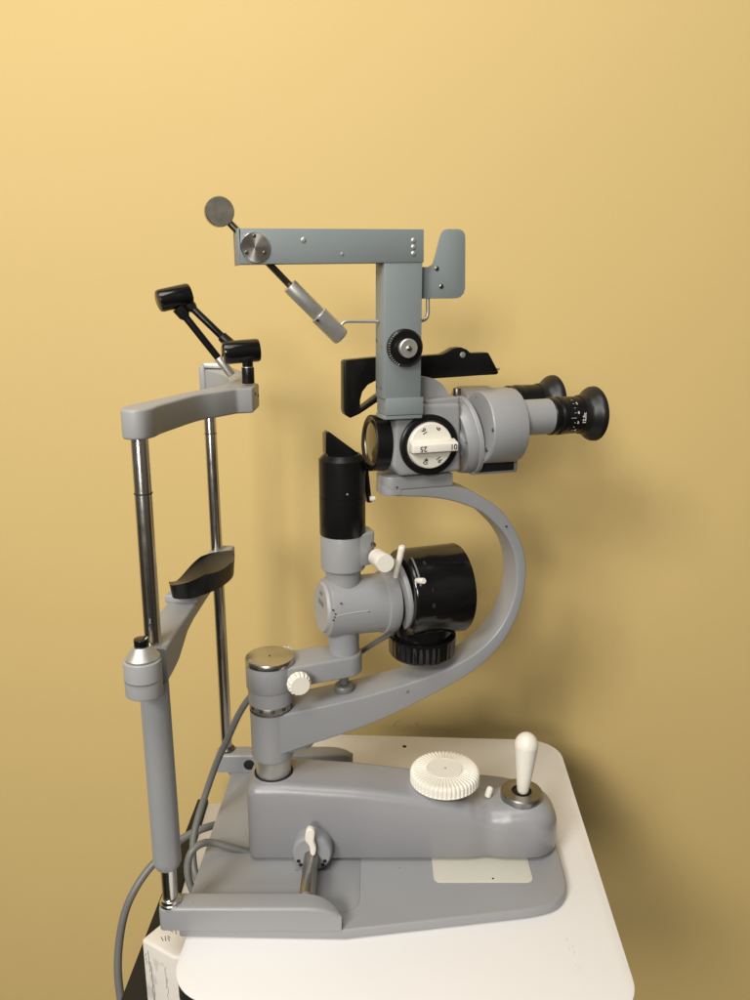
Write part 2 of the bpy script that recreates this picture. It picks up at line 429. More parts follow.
m = MB(); m._add(bm, .0022, 3, 50); m.build('chin_cup', BLACKR, cb, sharp=60)

# ---------------- carriage
CY = .888; HW = .0365
def top_h(x):
    P = [(-.16, .119), (-.11, .1195), (-.02, .1130), (.05, .1035), (.09, .0965), (.112, .0900), (.128, .0835), (.142, .0795), (.156, .0805), (.17, .0835), (.188, .0850), (.30, .0850)]
    for (a, ha), (b, hb) in zip(P, P[1:]):
        if x <= b:
            t = (x-a)/(b-a); t = t*t*(3-2*t) if ha != hb and b > .1 else t
            return ha+(hb-ha)*t
    return P[-1][1]
secs = []
xs = [-.1575, -.157, -.1555, -.153, -.149, -.145]+[-.14+.008*k for k in range(29)]+[.09+.004*k for k in range(26)]
xe = .2315
xs = [x for x in xs if x < .193]+[xe-.0375*(1-sin(radians(a))) for a in range(0, 88, 6)]+[xe-.00005]
for x in xs:
    h = top_h(x); hw = HW; r = .013
    if x < -.145:
        k = (-.145-x)/.0125; s_ = sqrt(max(0, 1-k*k)); hw = HW-.0115*(1-s_); h -= .0105*(1-s_)
    if x > .09:
        k = min(1, (x-.09)/.07); r = .013+.009*k*k*(3-2*k)
    if x > .128 - .02:                       # waist before the dome
        hw -= .0035*exp(-((x-.140)/.016)**2)
    x0 = xe-.0375
    if x > x0:
        k = (x-x0)/.0375; s_ = sqrt(max(1e-5, 1-k*k)); hw = max(.0008, HW*s_); h = .032+(.085-.032)*max(.02, s_)**.55; r = .022*s_+.0004
    r = min(r, hw*.98, (h-.021)*.95)
    o_ = [(x, CY-hw+.002*min(1, hw/.01), .0185), (x, CY-hw, .0205)]
    for k in range(11):
        a = radians(180-9*k); o_.append((x, CY-hw+r+r*cos(a), h-r+r*sin(a)))
    for k in range(11):
        a = radians(90-9*k); o_.append((x, CY+hw-r+r*cos(a), h-r+r*sin(a)))
    o_ += [(x, CY+hw, .0205), (x, CY+hw-.002*min(1, hw/.01), .0185)]
    secs.append(o_)
ca = MB().loft(secs).build('carriage', GREYH, RT, sharp=50)
m = MB().cyl((PIV[0], PIV[1], .10), (PIV[0], PIV[1], .165), .0215, n=64); m.build('lift_column', STEEL, ca)
MB().lathe((PIV[0], PIV[1], .1185), (PIV[0], PIV[1], .1203), [(0, .0242), (.7, .0242), (1, .0235)]).build('bush', HOLE, ca)
for q_ in ((389, 783.5), (383.5, 789), (353, 826)):
    p = at_y(*q_, CY-HW*(.75 if q_[1] < 800 else 1)); hh = top_h(p.x)
    if q_[1] < 800: MB().lathe((p.x, p.y+.004, hh-.004), (p.x, p.y+.004, hh-.0002), [(0, .0012), (1, .0007)], 7).build('paint_chip', HOLE, ca)
# height dial
kx = .0882; KZ = .1035
def fluted(c, r, h, n, depth_, M=None, top_ridges=True, r_in=.5):
    """ribbed knob, axis +z from c"""
    N_ = n*4; bm = bmesh.new()
    def rg(rad, z, am, zam=0):
        out = []
        for i in range(N_):
            ph = (i % 4); k = (1, 1, -1, -1)[ph]
            rr = rad-(depth_ if k < 0 else 0)*am; zz = z-(.0013 if k < 0 else 0)*zam
            a = 2*pi*i/N_; out.append(bm.verts.new((rr*cos(a), rr*sin(a), zz)))
        return out
    R = [rg(r*.9, -.0002, 0), rg(r-.002, 0, 0), rg(r, h*.12, 0), rg(r, h*.2, 1), rg(r, h-.0045, 1), rg(r-.0012, h-.0020, 1, .3), rg(r-.0036, h-.0002, .8, .9)]
    if top_ridges: R += [rg(r*.8, h+.0003, 0, .9), rg(r*(r_in+.06), h+.0004, 0, .8), rg(r*(r_in+.01), h+.0003, 0, 0), rg(r*r_in, h-.0006, 0, 0), rg(r*(r_in-.015), h+.0004, 0, 0)]
    else: R += [rg(r*.8, h, 0)]
    for p_, c_ in zip(R, R[1:]):
        for i in range(N_): bm.faces.new((p_[i], p_[(i+1) % N_], c_[(i+1) % N_], c_[i]))
    bm.faces.new(R[0][::-1]); bm.faces.new(R[-1])
    return bm
m = MB(); m._add(fluted(None, .0437, .0168, 50, .0014), M=Matrix.Translation((kx, CY+.003, KZ)) @ Matrix.Rotation(radians(-1), 4, 'Y'))
dk = m.build('height_dial', CREAM, ca, sharp=25)
MB().cyl((kx, CY+.003, KZ-.006), (kx, CY+.003, KZ+.001), .036).build('dial_collar', DSTEEL, ca)
MB().lathe((kx+.0005, CY+.003, KZ+.0170), (kx+.0005, CY+.003, KZ+.0177), [(0, .0010), (1, .0010)], 12).build('dial_pin', HOLE, ca)
p = at_y(489, 790, CY); MB().lathe((p.x-.001, CY+.002, .082), (p.x+.002, CY+.001, p.z+.0035), [(0, .0042), (.75, .0042), (.92, .0034), (1, .0015)], 20).build('index_peg', CREAM, ca)
# joystick
JX, JY, JZ = .1855, CY, .0835
MB().lathe((JX, JY, JZ-.0035), (JX, JY, JZ+.0075), [(0, .0262), (.1, .0264), (.88, .0264), (1, .0252), (1, .0140), (.96, .0128), (.5, .0124)], 64, cap=False).build('joystick_ring', RINGM, ca)
MB().lathe((JX, JY, JZ-.002), (JX, JY, JZ+.0035), [(0, .0126), (1, .0126)]).build('joystick_well', HOLE, ca)
jt = at_y(527.3, 733, CY)
J0 = Vector((JX+.0015, JY, JZ+.0045)); J1 = Vector((jt.x, CY, jt.z)); 
prof = [(0, .0050), (.02, .0068), (.06, .0076), (.3, .0102), (.6, .0130), (.78, .0144), (.805, .01455), (.807, .0143), (.812, .0143), (.815, .0146), (.86, .0141), (.90, .0127), (.94, .0104), (.97, .0076), (.99, .0042), (1, 0)]
MB().lathe(J0, J1, prof, 40).build('joystick', CREAM, ca)
# axle collar, rod and lock lever
AX, AZ = -.0765, .0400
cl = MB().lathe((AX, .853, AZ), (AX, .833, AZ), [(0, .0245), (.75, .0245), (.92, .0235), (1, .0215)], 56).build('axle_collar', GREY, ca)
each('pin_hole', HOLE, ca, [lambda m, dx=dx, dz=dz: m.cyl((AX+dx, .8345, AZ+dz), (AX+dx, .8322, AZ+dz), .0025, n=16)
     for dx, dz in ((-.0165, -.0095), (-.0140, -.0148), (.0155, -.0095), (.0130, -.0148))])
MB().cyl((AX-.0008, .84, .0365), (AX-.0008, .764, .0365), .0090).build('axle', RINGM, ca)
m = MB(Frame((0, .829), 0)); f2 = Frame((0, .829), 0)
lv = [(306.3, 829), (308, 827), (311, 826.6), (314, 828), (315.2, 831), (314.8, 836), (314.6, 840), (316.2, 845), (316.3, 849), (315, 853), (312.3, 853.4), (310.5, 851), (310, 846), (308, 842), (305.6, 839), (305.4, 833)]
m.prism(spline([f2.uz(*q_) for q_ in lv], 4, True), -.005, .003, 'y', .0018, 3, 40); m.build('lock_lever', CREAM, ca)

# ---------------- swing arm (C shaped) and hub
HWA = .0215
zf = lambda py, r=.025: at_y(375, py, PIV[1]-r).z
zh0, zr0, zr1 = zf(766), zf(717.5), zf(709.5)
outr = [(453.6, 486), (469.6, 490), (484.5, 498), (499.5, 508), (512, 523), (522, 542.5), (526.8, 562), (526.4, 584), (522, 606), (513.5, 627), (500.5, 647), (481, 666), (457, 681.5), (431, 695), (401, 709.5), (372, 722), (336, 735), (308, 744), (285, 752)]
innr = [(396, 497), (422.7, 497.5), (446, 500), (465, 505), (482.4, 512.7), (495, 523), (507, 537), (514.5, 553), (517.3, 570), (516.2, 591), (510.5, 610), (501.5, 627.5), (490, 641.5), (477.5, 652.5), (462, 662), (443, 671), (412, 681.7), (400, 685.5), (368, 694.4), (336, 702), (310.4, 707.5), (285, 713)]
O = spline([SC.uz(*q_, HWA) for q_ in outr], 4); I = spline([SC.uz(*q_, HWA) for q_ in innr], 4)
um0, O0z = SC.uz(396, 490.5, HWA)
def resample(P, n):
    P = [Vector(p) for p in P]; D = [0]
    for p, q_ in zip(P, P[1:]): D.append(D[-1]+(q_-p).length)
    out = []; j = 0
    for i in range(n+1):
        t = D[-1]*i/n
        while j < len(D)-2 and D[j+1] < t: j += 1
        k = (t-D[j])/max(1e-9, D[j+1]-D[j]); out.append(P[j].lerp(P[j+1], k))
    return out
NO = 96
Op = resample([(um0+.001, O0z), (O[0][0]-.02, O0z)]+[tuple(p) for p in O]+[(-.003, O[-1][1]-.003)], NO)
Ip = resample([(um0+.001, I[0][1])]+[tuple(p) for p in I]+[(-.003, I[-1][1]+.002)], NO)
bm = bmesh.new(); G = []
for n_i, (o_, i_) in enumerate(zip(Op, Ip)):
    k = min(1, max(0, (n_i/NO-.45)/.45)); k = k*k*(3-2*k); wv = HWA*.93+(.0258-HWA*.93)*k
    d_ = (i_-o_); T_ = d_.length; d_ = d_/T_; row = []; bv = .0024
    for t0, v0, a0 in ((bv, -wv+bv, 270), (T_-bv, -wv+bv, 0), (T_-bv, wv-bv, 90), (bv, wv-bv, 180)):
        for q_ in range(5):
            # corner arcs in the (across, v) plane
            aa = radians({270: 180, 0: 270, 90: 0, 180: 90}[a0]+22.5*q_)
            tt = t0+bv*cos(aa); vv = v0+bv*sin(aa); p_ = o_+d_*tt
            row.append(bm.verts.new((p_.x, vv, p_.y)))
    G.append(row)
for p_, c_ in zip(G, G[1:]):
    n_ = len(p_)
    for i in range(n_): bm.faces.new((p_[i], p_[(i+1) % n_], c_[(i+1) % n_], c_[i]))
bm.faces.new(G[0]); bm.faces.new(G[-1][::-1])
am = MB(SC); am._add(bm)
arm = am.build('swing_arm', GREY, RT, sharp=40)
P3 = lambda z: (0, 0, z)
m = MB(SC); m.lathe(P3(zh0), P3(zr0), [(0, .0232), (.03, .0255), (.08, .0262), (1, .0262)], 64)
st_ = [(.032+.020*cos(radians(a)), .020*sin(radians(a))) for a in range(-90, 91, 15)]+[(-.004, .0215), (-.004, -.0215)]
m.prism(st_, zh0+.010, zh0+.05, 'z', .002, 3, 40); m.build('hub', GREY, arm)
m = MB(SC); m.lathe(P3(zr0-.0002), P3(zr1), [(0, .0264), (.04, .0267), (.96, .0267), (1, .0264)], 64); sr = m.build('scale_ring', mat('matt_scale_steel', (.36, .34, .31), .42, .8, .05, 30), arm)
m = MB(SC)
for k in range(-26, 27):
    a = radians(-98+k*3.0); L_ = .0045 if k % 10 == 0 else (.0036 if k % 5 == 0 else .0024)
    T = Matrix.Rotation(a, 4, 'Z'); m._add((lambda b_: (bmesh.ops.create_cube(b_, size=1), b_)[1])(bmesh.new()), M=T @ Matrix.Translation((.0268, 0, zr0+.0006+L_/2)) @ Matrix.Diagonal((.0005, .00045, L_, 1)))
for k, s_ in ((-20, '30'), (-10, '20'), (0, '10'), (10, '10'), (20, '0')):
    a = radians(-98+k*3.0)
    m.text(s_, .0056, Matrix.Rotation(a, 4, 'Z') @ Matrix.Translation((.0270, 0, zr1-.0030)) @ Matrix.Rotation(radians(90), 4, 'Z') @ Matrix.Rotation(radians(90), 4, 'X'))
m.build('scale_marks', INK, arm)
a_ = SC.pt(344, 684, .0); 
m = MB(LP); la = LP.pt(344, 683, 0); m.lathe((la.x, 0, la.z-.012), (la.x, 0, la.z-.0015), [(0, .0095), (.3, .0095), (.38, .0126), (.75, .0130), (1, .0112)], 40)
m.cyl((la.x, 0, la.z), (la.x, 0, la.z+.02), .006); m.build('stop_screw', CABLE, arm)
each('set_screw', HOLE, arm, [lambda m, p=SC.pt(*q_, HWA): m.cyl((p.x, -HWA-.0006, p.z), (p.x, -HWA+.002, p.z), .0011, n=12) for q_ in ((506.5, 526.5), (397, 487.5))], SC)
# block under the microscope
b0_ = SC.uz(394, 497, HWA); b1_ = SC.uz(453, 485.4, HWA); b2_ = SC.uz(453, 474, HWA); b3_ = SC.uz(394, 478.5, HWA)
um_ = b0_[0]
MB(SC).prism(rrect(um_-.012, -HWA*.95, um_+.010, HWA*.95, .001, 8, (.001, .013, .013, .001)), b0_[1]+.0008, b0_[1]+.012, 'z', .0012).build('arm_end', GREY, arm)
MB(SC).prism(rrect(um_-.0115, -HWA*.97, b1_[0], HWA*.97, .001, 8, (.001, .013, .013, .001)), b1_[1]-.0005, b3_[1]+.001, 'z', .0010).build('mounting_block', GREY, arm)

# ---------------- lamp arm
zl1 = at_y(270, 672, PIV[1]-.0297).z; zl0 = at_y(270, 697, PIV[1]-.0297).z
m = MB(LP)
m.lathe(P3(zl0), P3(zl1), [(0, .0282), (.05, .0292), (.95, .0294), (1, .029)], 64)
um = LP.pt(344, 655, 0).x
st_ = [(um+.0225*cos(radians(a)), .0225*sin(radians(a))) for a in range(-90, 91, 10)]+[(0, .0255), (0, -.0255)]
m.prism(st_, zl0+.0035, zl1-.0015, 'z', .003, 4, 40)
lar = m.build('lamp_arm', GREY, RT)
MB(LP).lathe(P3(zl1), P3(zl1+.0065), [(0, .0298), (.6, .0298), (.95, .0288), (1, .028)], 64).build('pivot_cap', mat('worn_steel_cap', (.52, .51, .50), .25, 1, .05, 5, rvar=.05), lar)
MB(LP).lathe(P3(zl1+.0066), P3(zl1+.0070), [(0, .0010), (1, .0010)], 12).build('centre_mark', HOLE, lar)
MB(LP).lathe(P3(zr1+.0002), P3(zl0-.0002), [(0, .0272), (1, .0280)], 64).build('neck', GREY, lar)
def flknob(fr, c, r, L, n=16, out=-1):
    m = MB(fr); M = Matrix.Translation(c) @ Matrix.Rotation(radians(90 if out < 0 else -90), 4, 'X')
    m._add(fluted(None, r, L, n, r*.10, top_ridges=False), M=M)
    return m
kp = LP.pt(300.4, 686, .045)
flknob(LP, (kp.x, -.035, kp.z), .0142, .0105).build('clamp_knob', CREAM, lar, sharp=30)
MB(LP).cyl((kp.x, -.036, kp.z), (kp.x, -.018, kp.z), .006).build('clamp_screw', STEEL, lar)
kq = LP.pt(284, 655, -.045)
flknob(LP, (kq.x, .035, kq.z), .0142, .0105, out=1).build('clamp_knob', CREAM, lar, sharp=30)

# ---------------- lamp tower
m = MB(LP); xT = um
zB = LP.pt(344, 608, 0).z
m.lathe((xT, 0, zl1-.004), (xT, 0, zB), [(0, .0190), (1, .0190)], 48)
c0 = LP.pt(323.5, 607, 0); c1 = LP.pt(392, 601, 0)
rL = .0368
m.lathe(c0, c1, [(0, rL-.004), (.02, rL-.001), (.04, rL-.0006), (.82, rL-.0004), (.83, rL+.0022), (.96, rL+.0028), (1, rL+.0012)], 72)
lt = m.build('lamp_tower', GREY, RT)
dU = (c1-c0).normalized()
# engraved end cap
m = MB(LP); m.lathe(c0-dU*.0035, c0+dU*.001, [(0, rL-.0075), (.5, rL-.0060), (1, rL-.0056)], 64); m.build('end_cap', GREYL, lt)
capM = Matrix.Translation(c0-dU*.0036) @ Matrix.Rotation(radians(-90), 4, 'Z') @ Matrix.Rotation(radians(90), 4, 'X')
m = MB(LP)
m.box((c0.x-.0039, -.011, c0.z+.004), (c0.x-.0034, .008, c0.z+.0095)); m.build('type_plate', CABLE, lt)
each('cap_mark', CABLE, lt, [lambda m: m.box((c0.x-.0038, -.010, c0.z-.0062), (c0.x-.0034, .006, c0.z-.0055)),
     lambda m: m.text('220', .0055, capM @ Matrix.Translation((.001, .0185, 0))), lambda m: m.text('6V', .0055, capM @ Matrix.Translation((0, -.014, 0))), lambda m: m.text('4', .0045, capM @ Matrix.Translation((.001, -.021, 0)))], LP)
# neck, clamp collar, ear
zk0 = LP.pt(344, 585, .022).z; zk1 = LP.pt(344, 574, .022).z; zk2 = LP.pt(344, 538, .022).z
m = MB(LP); m.lathe((xT, 0, zB+.02), (xT, 0, zk1+.001), [(0, .0215), (1, .0215)], 56)
m.lathe((xT, 0, zk1), (xT, 0, zk2), [(0, .0256), (.04, .0269), (.96, .0269), (1, .0262)], 64)
ear = [(xT+.012, -.0235), (xT+.034, -.0165), (xT+.037, -.008), (xT+.037, .012), (xT+.012, .022)]
m.prism(ear, zk1+.006, zk2+.0015, 'z', .002, 3); m.build('clamp_collar', GREY, lt)
p = LP.pt(373, 544.5, .018); MB(LP).cyl((p.x, -.0215, p.z), (p.x, -.0150, p.z), .0030, n=20).build('clamp_bolt', DSTEEL, lt)
# tower tube + prism head
rT = .0275
zt0 = zk2-.001; zt1 = LP.pt(340, 463, .022).z; zt2 = LP.pt(340, 457, .018).z
m = MB(LP); zm = LP.pt(340, 501, .024).z
m.lathe((xT, 0, zt0), (xT, 0, zt2), [(0, rT-.0006), (.01, rT), ((zm-zt0)/(zt2-zt0)-.004, rT), ((zm-zt0)/(zt2-zt0), rT-.0007), ((zm-zt0)/(zt2-zt0)+.004, rT-.0001), ((zt1-zt0)/(zt2-zt0), rT-.0001), (.985, rT-.0045), (1, rT-.006)], 72)
tw = m.build('tower_tube', BLACKS, lt)
pm = [LP.uz(*q_, .012) for q_ in ((328.3, 432), (330.5, 432.5), (363, 456.5), (363, 463), (328.3, 463))]
MB(LP).prism(pm, -.009, .005, 'y', .0006, 2).build('prism_head', BLACK, lt)
a_, b_ = LP.uz(325.5, 434, .012), LP.uz(325.5, 455, .012)
MB(LP).box((a_[0]+.0012, -.0082, b_[1]), (a_[0]+.0024, .0045, a_[1]), .0003).build('mirror', DSTEEL, lt)
p = LP.pt(347.5, 494.5, rT); MB(LP).cyl((p.x, -rT-.0002, p.z), (p.x, -rT+.004, p.z), .0013, n=14).build('set_screw', STEEL, lt)
la_ = [LP.uz(*q_, -.002) for q_ in ((361, 459), (367, 463), (371, 502), (366.5, 502), (364.5, 490), (361, 490))]
MB(LP).prism(la_, -.002, .005, 'y', .0008, 2).build('filter_lever', BLACKS, lt)
p = LP.pt(369.5, 498.8, .004); MB(LP).cyl(p, p+Vector((.0068, -.001, 0)), .0032, n=18).build('lever_tip', CREAM, lt)
# big cream knob on the near side of the ear
k1 = LP.pt(385.6, 563.5, .052); k0 = LP.pt(376.5, 557, .022)
MB(LP).lathe(k0, k1, [(0, .0085), (.03, .0106), (.5, .0106), (.93, .0112), (1, .0106)], 40).build('slit_knob', CREAM, lt)
# lamp housing
h0 = LP.pt(402, 592, 0); h1 = LP.pt(457.5, 586.5, 0); r0 = LP.r(44.5, h0); r1 = LP.r(44.0, h1)
m = MB(LP); m.lathe(LP.pt(392, 599, 0), LP.pt(397, 598, 0), [(0, .031), (1, .031)], 64); m.build('gap_ring', HOLE, lt)
g0 = LP.pt(395.5, 594.5, 0); g1 = LP.pt(400, 593.5, 0)
MB(LP).lathe(g0, g1, [(0, .0400), (.1, .0445), (.6, .0455), (1, .0450)], 72).build('filter_ring', GREY, lt)
hs = MB(LP).lathe(g1-(g1-g0)*.02, h1, [(0, r0-.002), (.02, r0-.0006), (.05, r0), (.97, r1), (.99, r1-.0008), (1, r1-.003)], 80).build('lamp_housing', BLACK, lt)
# slot + pegs
m = MB(LP)
ax = (h1-g1).normalized()
def onh(t, ang, rr):
    """point on the housing: ang 0 faces the viewer, 90 is up"""
    c = g1.lerp(h1, t); return c+Vector((0, -cos(radians(ang)), sin(radians(ang))))*rr
pk = onh(.10, 8, r0); 
slot = [onh(.09, a, r0-.0004) for a in range(28, 72, 6)]
m.tube(slot, .0014, 8, 3); m.build('slot', CABLE, lt)
m = MB(LP)
pe = LP.pt(424, 581, r0+.016); pb = LP.pt(416.5, 580.5, r0+.001)
m.lathe(pb, pe, [(0, .0026), (.08, .0032), (.92, .0036), (1, .0030)], 24); m.build('slit_peg', CREAM, lt)
m = MB(LP); pe = LP.pt(402.4, 546, .040); pb = LP.pt(395.5, 577, .030)
m.lathe(pb, pe, [(0, .0030), (.9, .0042), (.97, .0040), (1, .003)], 24); m.build('filter_peg', CREAM, lt)
ENG = mat('faded_engraving', (.03, .03, .03), .5)
for (t_, an, s_) in ((.25, 58, '0'), (.27, 22, '1'), (.27, 2, '8'), (.25, -14, 'mm'), (.36, -32, '\u2014\u2014')):
    c_ = onh(t_, an, r0+.0002); m = MB(LP)
    m.text(s_, .008, Matrix.Translation(c_) @ Matrix.Rotation(radians(-an), 4, 'X') @ Matrix.Rotation(radians(90), 4, 'X'), ext=.0001)
    m.build('housing_mark', ENG, lt)
# bottom wheel
wc = LP.pt(421.8, 650, 0); rW = .0436
zw1 = LP.pt(421, 649, rW).z; zw0 = LP.pt(421, 668, rW).z
m = MB(LP); N_ = 34
bm = bmesh.new()
def rg(rad, z, k): return [bm.verts.new((rad-(k if i % 3 == 0 else 0)*cos(0), 0, 0)) for i in range(0)]
rings = []
for rad, z, k in ((rW-.008, zw0-.003, 0), (rW-.003, zw0-.001, 0), (rW-.0008, zw0+.002, 1), (rW, zw1-.004, 1), (rW, zw1-.003, 0), (rW, zw1-.0006, 0), (rW-.0008, zw1, 0), (rW-.0030, zw1, 0), (rW-.0035, zw1-.004, 0), (.030, zw1-.005, 0)):
    rings.append([bm.verts.new(((rad-(.0005 if (i % 4) < 2 else 0)*k)*cos(2*pi*i/(4*N_)), (rad-(.0005 if (i % 4) < 2 else 0)*k)*sin(2*pi*i/(4*N_)), z)) for i in range(4*N_)])
for p_, c_ in zip(rings, rings[1:]):
    n_ = len(p_)
    for i in range(n_): bm.faces.new((p_[i], p_[(i+1) % n_], c_[(i+1) % n_], c_[i]))
bm.faces.new(rings[0]); bm.faces.new(rings[-1])
m._add(bm, M=Matrix.Translation((wc.x, 0, 0)))
m.build('filter_wheel', BLACK, lt, sharp=28)
MB(LP).lathe((wc.x, 0, zw1-.006), (wc.x, 0, zw1+.05), [(0, .036), (.35, .040), (1, .036)], 56).build('housing_base', BLACK, lt)
c_ = [LP.pt(*q_, w_) for q_, w_ in (((330, 668), -.06), ((345, 660), -.045), ((362, 651), -.03), ((376, 642), -.015), ((390, 634), -.005), ((400, 628), 0))]
MB(LP).tube(c_, .0035).build('lamp_lead', CABLE, lt)
# paint scratch on the lamp body
m = MB(LP)
for (a1_, b1_) in (((336, 616.5), (352, 613)), ((352, 613), (369, 611))):
    A_ = LP.pt(*a1_, rL-.0003); B_ = LP.pt(*b1_, rL-.0003); m.tube([A_, (A_+B_)/2+Vector((0, .0001, .0004)), B_], .00035, 6, 3)
m.build('scratch', mat('bright_scratch', (.55, .55, .54), .6), lt)
for q_ in ((334.5, 617), (335.5, 614), (333, 610), (333.5, 620), (368.5, 611.3), (341, 603.5)):
    m = MB(LP); A_ = LP.pt(*q_, rL-.0014); m.lathe(A_, A_+Vector((0, -.0016, 0)), [(0, .0012), (1, .0006)], 7); m.build('paint_chip', HOLE, lt)

# ---------------- microscope
WB = .034
b = [SC.uz(*q_, WB) for q_ in ((396, 411), (403, 405), (461, 403.5), (461, 471.5), (401, 477), (393, 468))]
ms = MB(SC).prism(b, -WB, WB, 'y', .0045, 4).build('microscope', GREY, RT)
oc = SC.pt(395, 444, 0); of = SC.pt(383, 444, 0)
MB(SC).lathe(of, oc+Vector((.012, 0, 0)), [(0, .028), (.15, .031), (.6, .035), (1, .0375)], 64).build('front_cone', GREY, ms)
ob0 = SC.pt(369.5, 443, 0); ob1 = SC.pt(384, 443, 0); rO = SC.r(28.2, ob0)
m = MB(SC); m.lathe(ob0, ob1, [(.35, .018), (.12, .0258), (0, rO-.0016), (0, rO-.0008), (.03, rO), (.97, rO), (1, rO-.001)], 80, cap=False)
m.build('objective_ring', BLACKS, ms, sharp=28)
m = MB(SC); m.lathe(ob0+Vector((.0012, 0, 0)), ob0+Vector((.003, 0, 0)), [(0, .0253), (.3, .0261), (1, .0262), (1, .0240), (0, .0246)], 72, cap=False); m.build('lens_rim', DSTEEL, ms)
m = MB(SC); m.lathe(ob0+Vector((-.0002, 0, 0)), ob0+Vector((.006, 0, 0)), [(0, 0), (.03, .007), (.12, .014), (.28, .0205), (.42, .0242), (1, .0252)], 64); m.build('objective_lens', LENS, ms)
# top ledge + round back plate
l_ = [SC.uz(*q_, .028) for q_ in ((425, 404), (425, 400.5), (459, 397), (459, 404.5))]
MB(SC).prism(l_, -.028, .020, 'y', .0015).build('top_ledge', GREY, ms)
hc = SC.pt(420, 407.5, 0); hrad = SC.r(31, hc)
MB(SC).prism([(hc.x+hrad*cos(radians(a)), hc.z+hrad*sin(radians(a))) for a in range(0, 181, 6)], -.008, .008, 'y', .001, 2, 40).build('round_bracket', GREYL, ms)
# magnification dial
dc = SC.pt(429.3, 445, WB+.004); rD = SC.r(30.6, dc)
m = MB(SC); m.lathe((dc.x, -WB+.001, dc.z), (dc.x, -WB-.0065, dc.z), [(0, rD-.001), (.1, rD), (.8, rD), (1, rD-.0025), (1, rD-.006), (.7, rD-.0075)], 80); m.build('dial_ring', BLACKS, ms)
rC = SC.r(23.3, dc)
m = MB(SC); m.lathe((dc.x, -WB-.0042, dc.z), (dc.x, -WB-.0100, dc.z), [(0, rC+.0003), (.1, rC), (.85, rC-.0004), (1, rC-.0016)], 72); m.build('dial_disc', CREAM, ms)
ka = SC.uz(412.8, 452, WB+.022); kb = SC.uz(458.6, 447.2, WB+.022)
kh = .0049
kz = dc.z-.0005
kb_ = [(ka[0], kz-kh), (kb[0], kz-kh), (kb[0], kz+kh), (ka[0], kz+kh)]
# wedge-like grip: broad foot blending to the disc, narrow top
def ksec(u, hh, z):
    return [(u, -WB-.0098, kz-kh*1.25), (u, -WB-.022, kz-kh), (u, -WB-.022, kz+kh*.95), (u, -WB-.0098, kz+kh*1.7)]
m = MB(SC)
bm = bmesh.new(); A_ = [bm.verts.new(p_) for p_ in ksec(ka[0], kh, kz)]; B_ = [bm.verts.new(p_) for p_ in ksec(kb[0], kh, kz)]
bm.faces.new(A_); bm.faces.new(B_[::-1])
for i in range(4): bm.faces.new((A_[i], B_[i], B_[(i+1) % 4], A_[(i+1) % 4]))
m._add(bm, .0012, 3); m.build('dial_grip', CREAM, ms)
def front(u, v, z, rot): return Matrix.Translation((u, v, z)) @ Matrix.Rotation(radians(90), 4, 'X') @ Matrix.Rotation(radians(rot), 4, 'Z')
m = MB(SC)
for s_, px, py, rot in (('16', 424.6, 431.4, 122), ('6', 438.4, 428.8, 60), ('40', 425.6, 461.3, 250), ('16', 439, 459.8, 305)):
    p_ = SC.pt(px, py, WB+.0101); m = MB(SC); m.text(s_, .0078, front(p_.x, -WB-.0101, p_.z, rot), .0001); m.build('dial_number', INK, ms)
for s_, px, rot in (('25', 423.6, 180), ('10', 453.8, 0)):
    p_ = SC.pt(px, 448, WB+.022); m = MB(SC); m.text(s_, .0088, front(p_.x, -WB-.0221, kz-.0002, rot), .0001); m.build('dial_number', INK, ms)

# rear flange
f0 = SC.pt(453, 438, 0); f1 = SC.pt(467.5, 434.5, 0); rF = SC.r(39.8, f1)
m = MB(SC); m.lathe(f0, f1, [(0, rF-.0052), (.3, rF-.0032), (.62, rF-.0024), (.66, rF-.0026), (.68, rF-.0006), (.74, rF), (.96, rF), (1, rF-.0010)], 80); m.build('rear_flange', GREY, ms)
p_ = SC.pt(466.6, 442.3, .038); MB(SC).lathe(p_+Vector((0, -.005, 0)), p_+Vector((.0002, .003, 0)), [(0, .0012), (1, .0012)], 14).build('set_screw', HOLE, ms)
# near prism housing (drum), far prism housing
WN = .026
d0 = SC.pt(478.5, 427.5, WN); d1 = SC.pt(512.5, 424.8, WN); rd0 = SC.r(36.2, d0); rd1 = SC.r(36.8, d1)
dr = MB(SC).lathe(d0, d1, [(0, rd0-.0012), (.02, rd0-.0004), (.05, rd0), (.95, rd1), (.985, rd1-.0005), (1, rd1-.0015)], 80).build('prism_housing', GREY, ms)
MB(SC).lathe(f1-Vector((.002, 0, 0)), d0+Vector((.002, .01, 0)), [(0, .034), (1, .034)], 56).build('coupling', GREYL, ms)

for px, py in ((477, 396.5), (493, 430), (482.8, 458.5), (486.5, 450)):
    r_ = ray(px, py); o_ = SC.I @ EYE; d_ = SC.I.to_3x3() @ r_; t_ = (d0.x-o_.x)/d_.x; p_ = o_+d_*t_
    MB(SC).cyl(p_+Vector((-.0008, 0, 0)), p_+Vector((.002, 0, 0)), .0026, n=16).build('face_screw', DSTEEL, ms)
e0 = SC.pt(458, 417.5, -.042); e1 = SC.pt(488.5, 416.5, -.042)
MB(SC).lathe(e0, e1, [(0, .036), (.04, .0395), (.90, .0395), (.97, .038), (1, .0345)], 64).build('prism_housing', GREY, ms)
p0_ = SC.pt(457, 391, -.01); MB(SC).cyl((p0_.x, .01, p0_.z-.012), (p0_.x, .01, p0_.z+.0035), .0050, n=20).build('locking_post', DSTEEL, ms)
p1_ = SC.pt(478, 461.5, .010); p2_ = SC.pt(514, 470.5, .010)
MB(SC).box((p1_.x-.012, -.020, p2_.z), (p2_.x, .012, p1_.z+.004), .0025).build('guide_rail', GREY, ms)
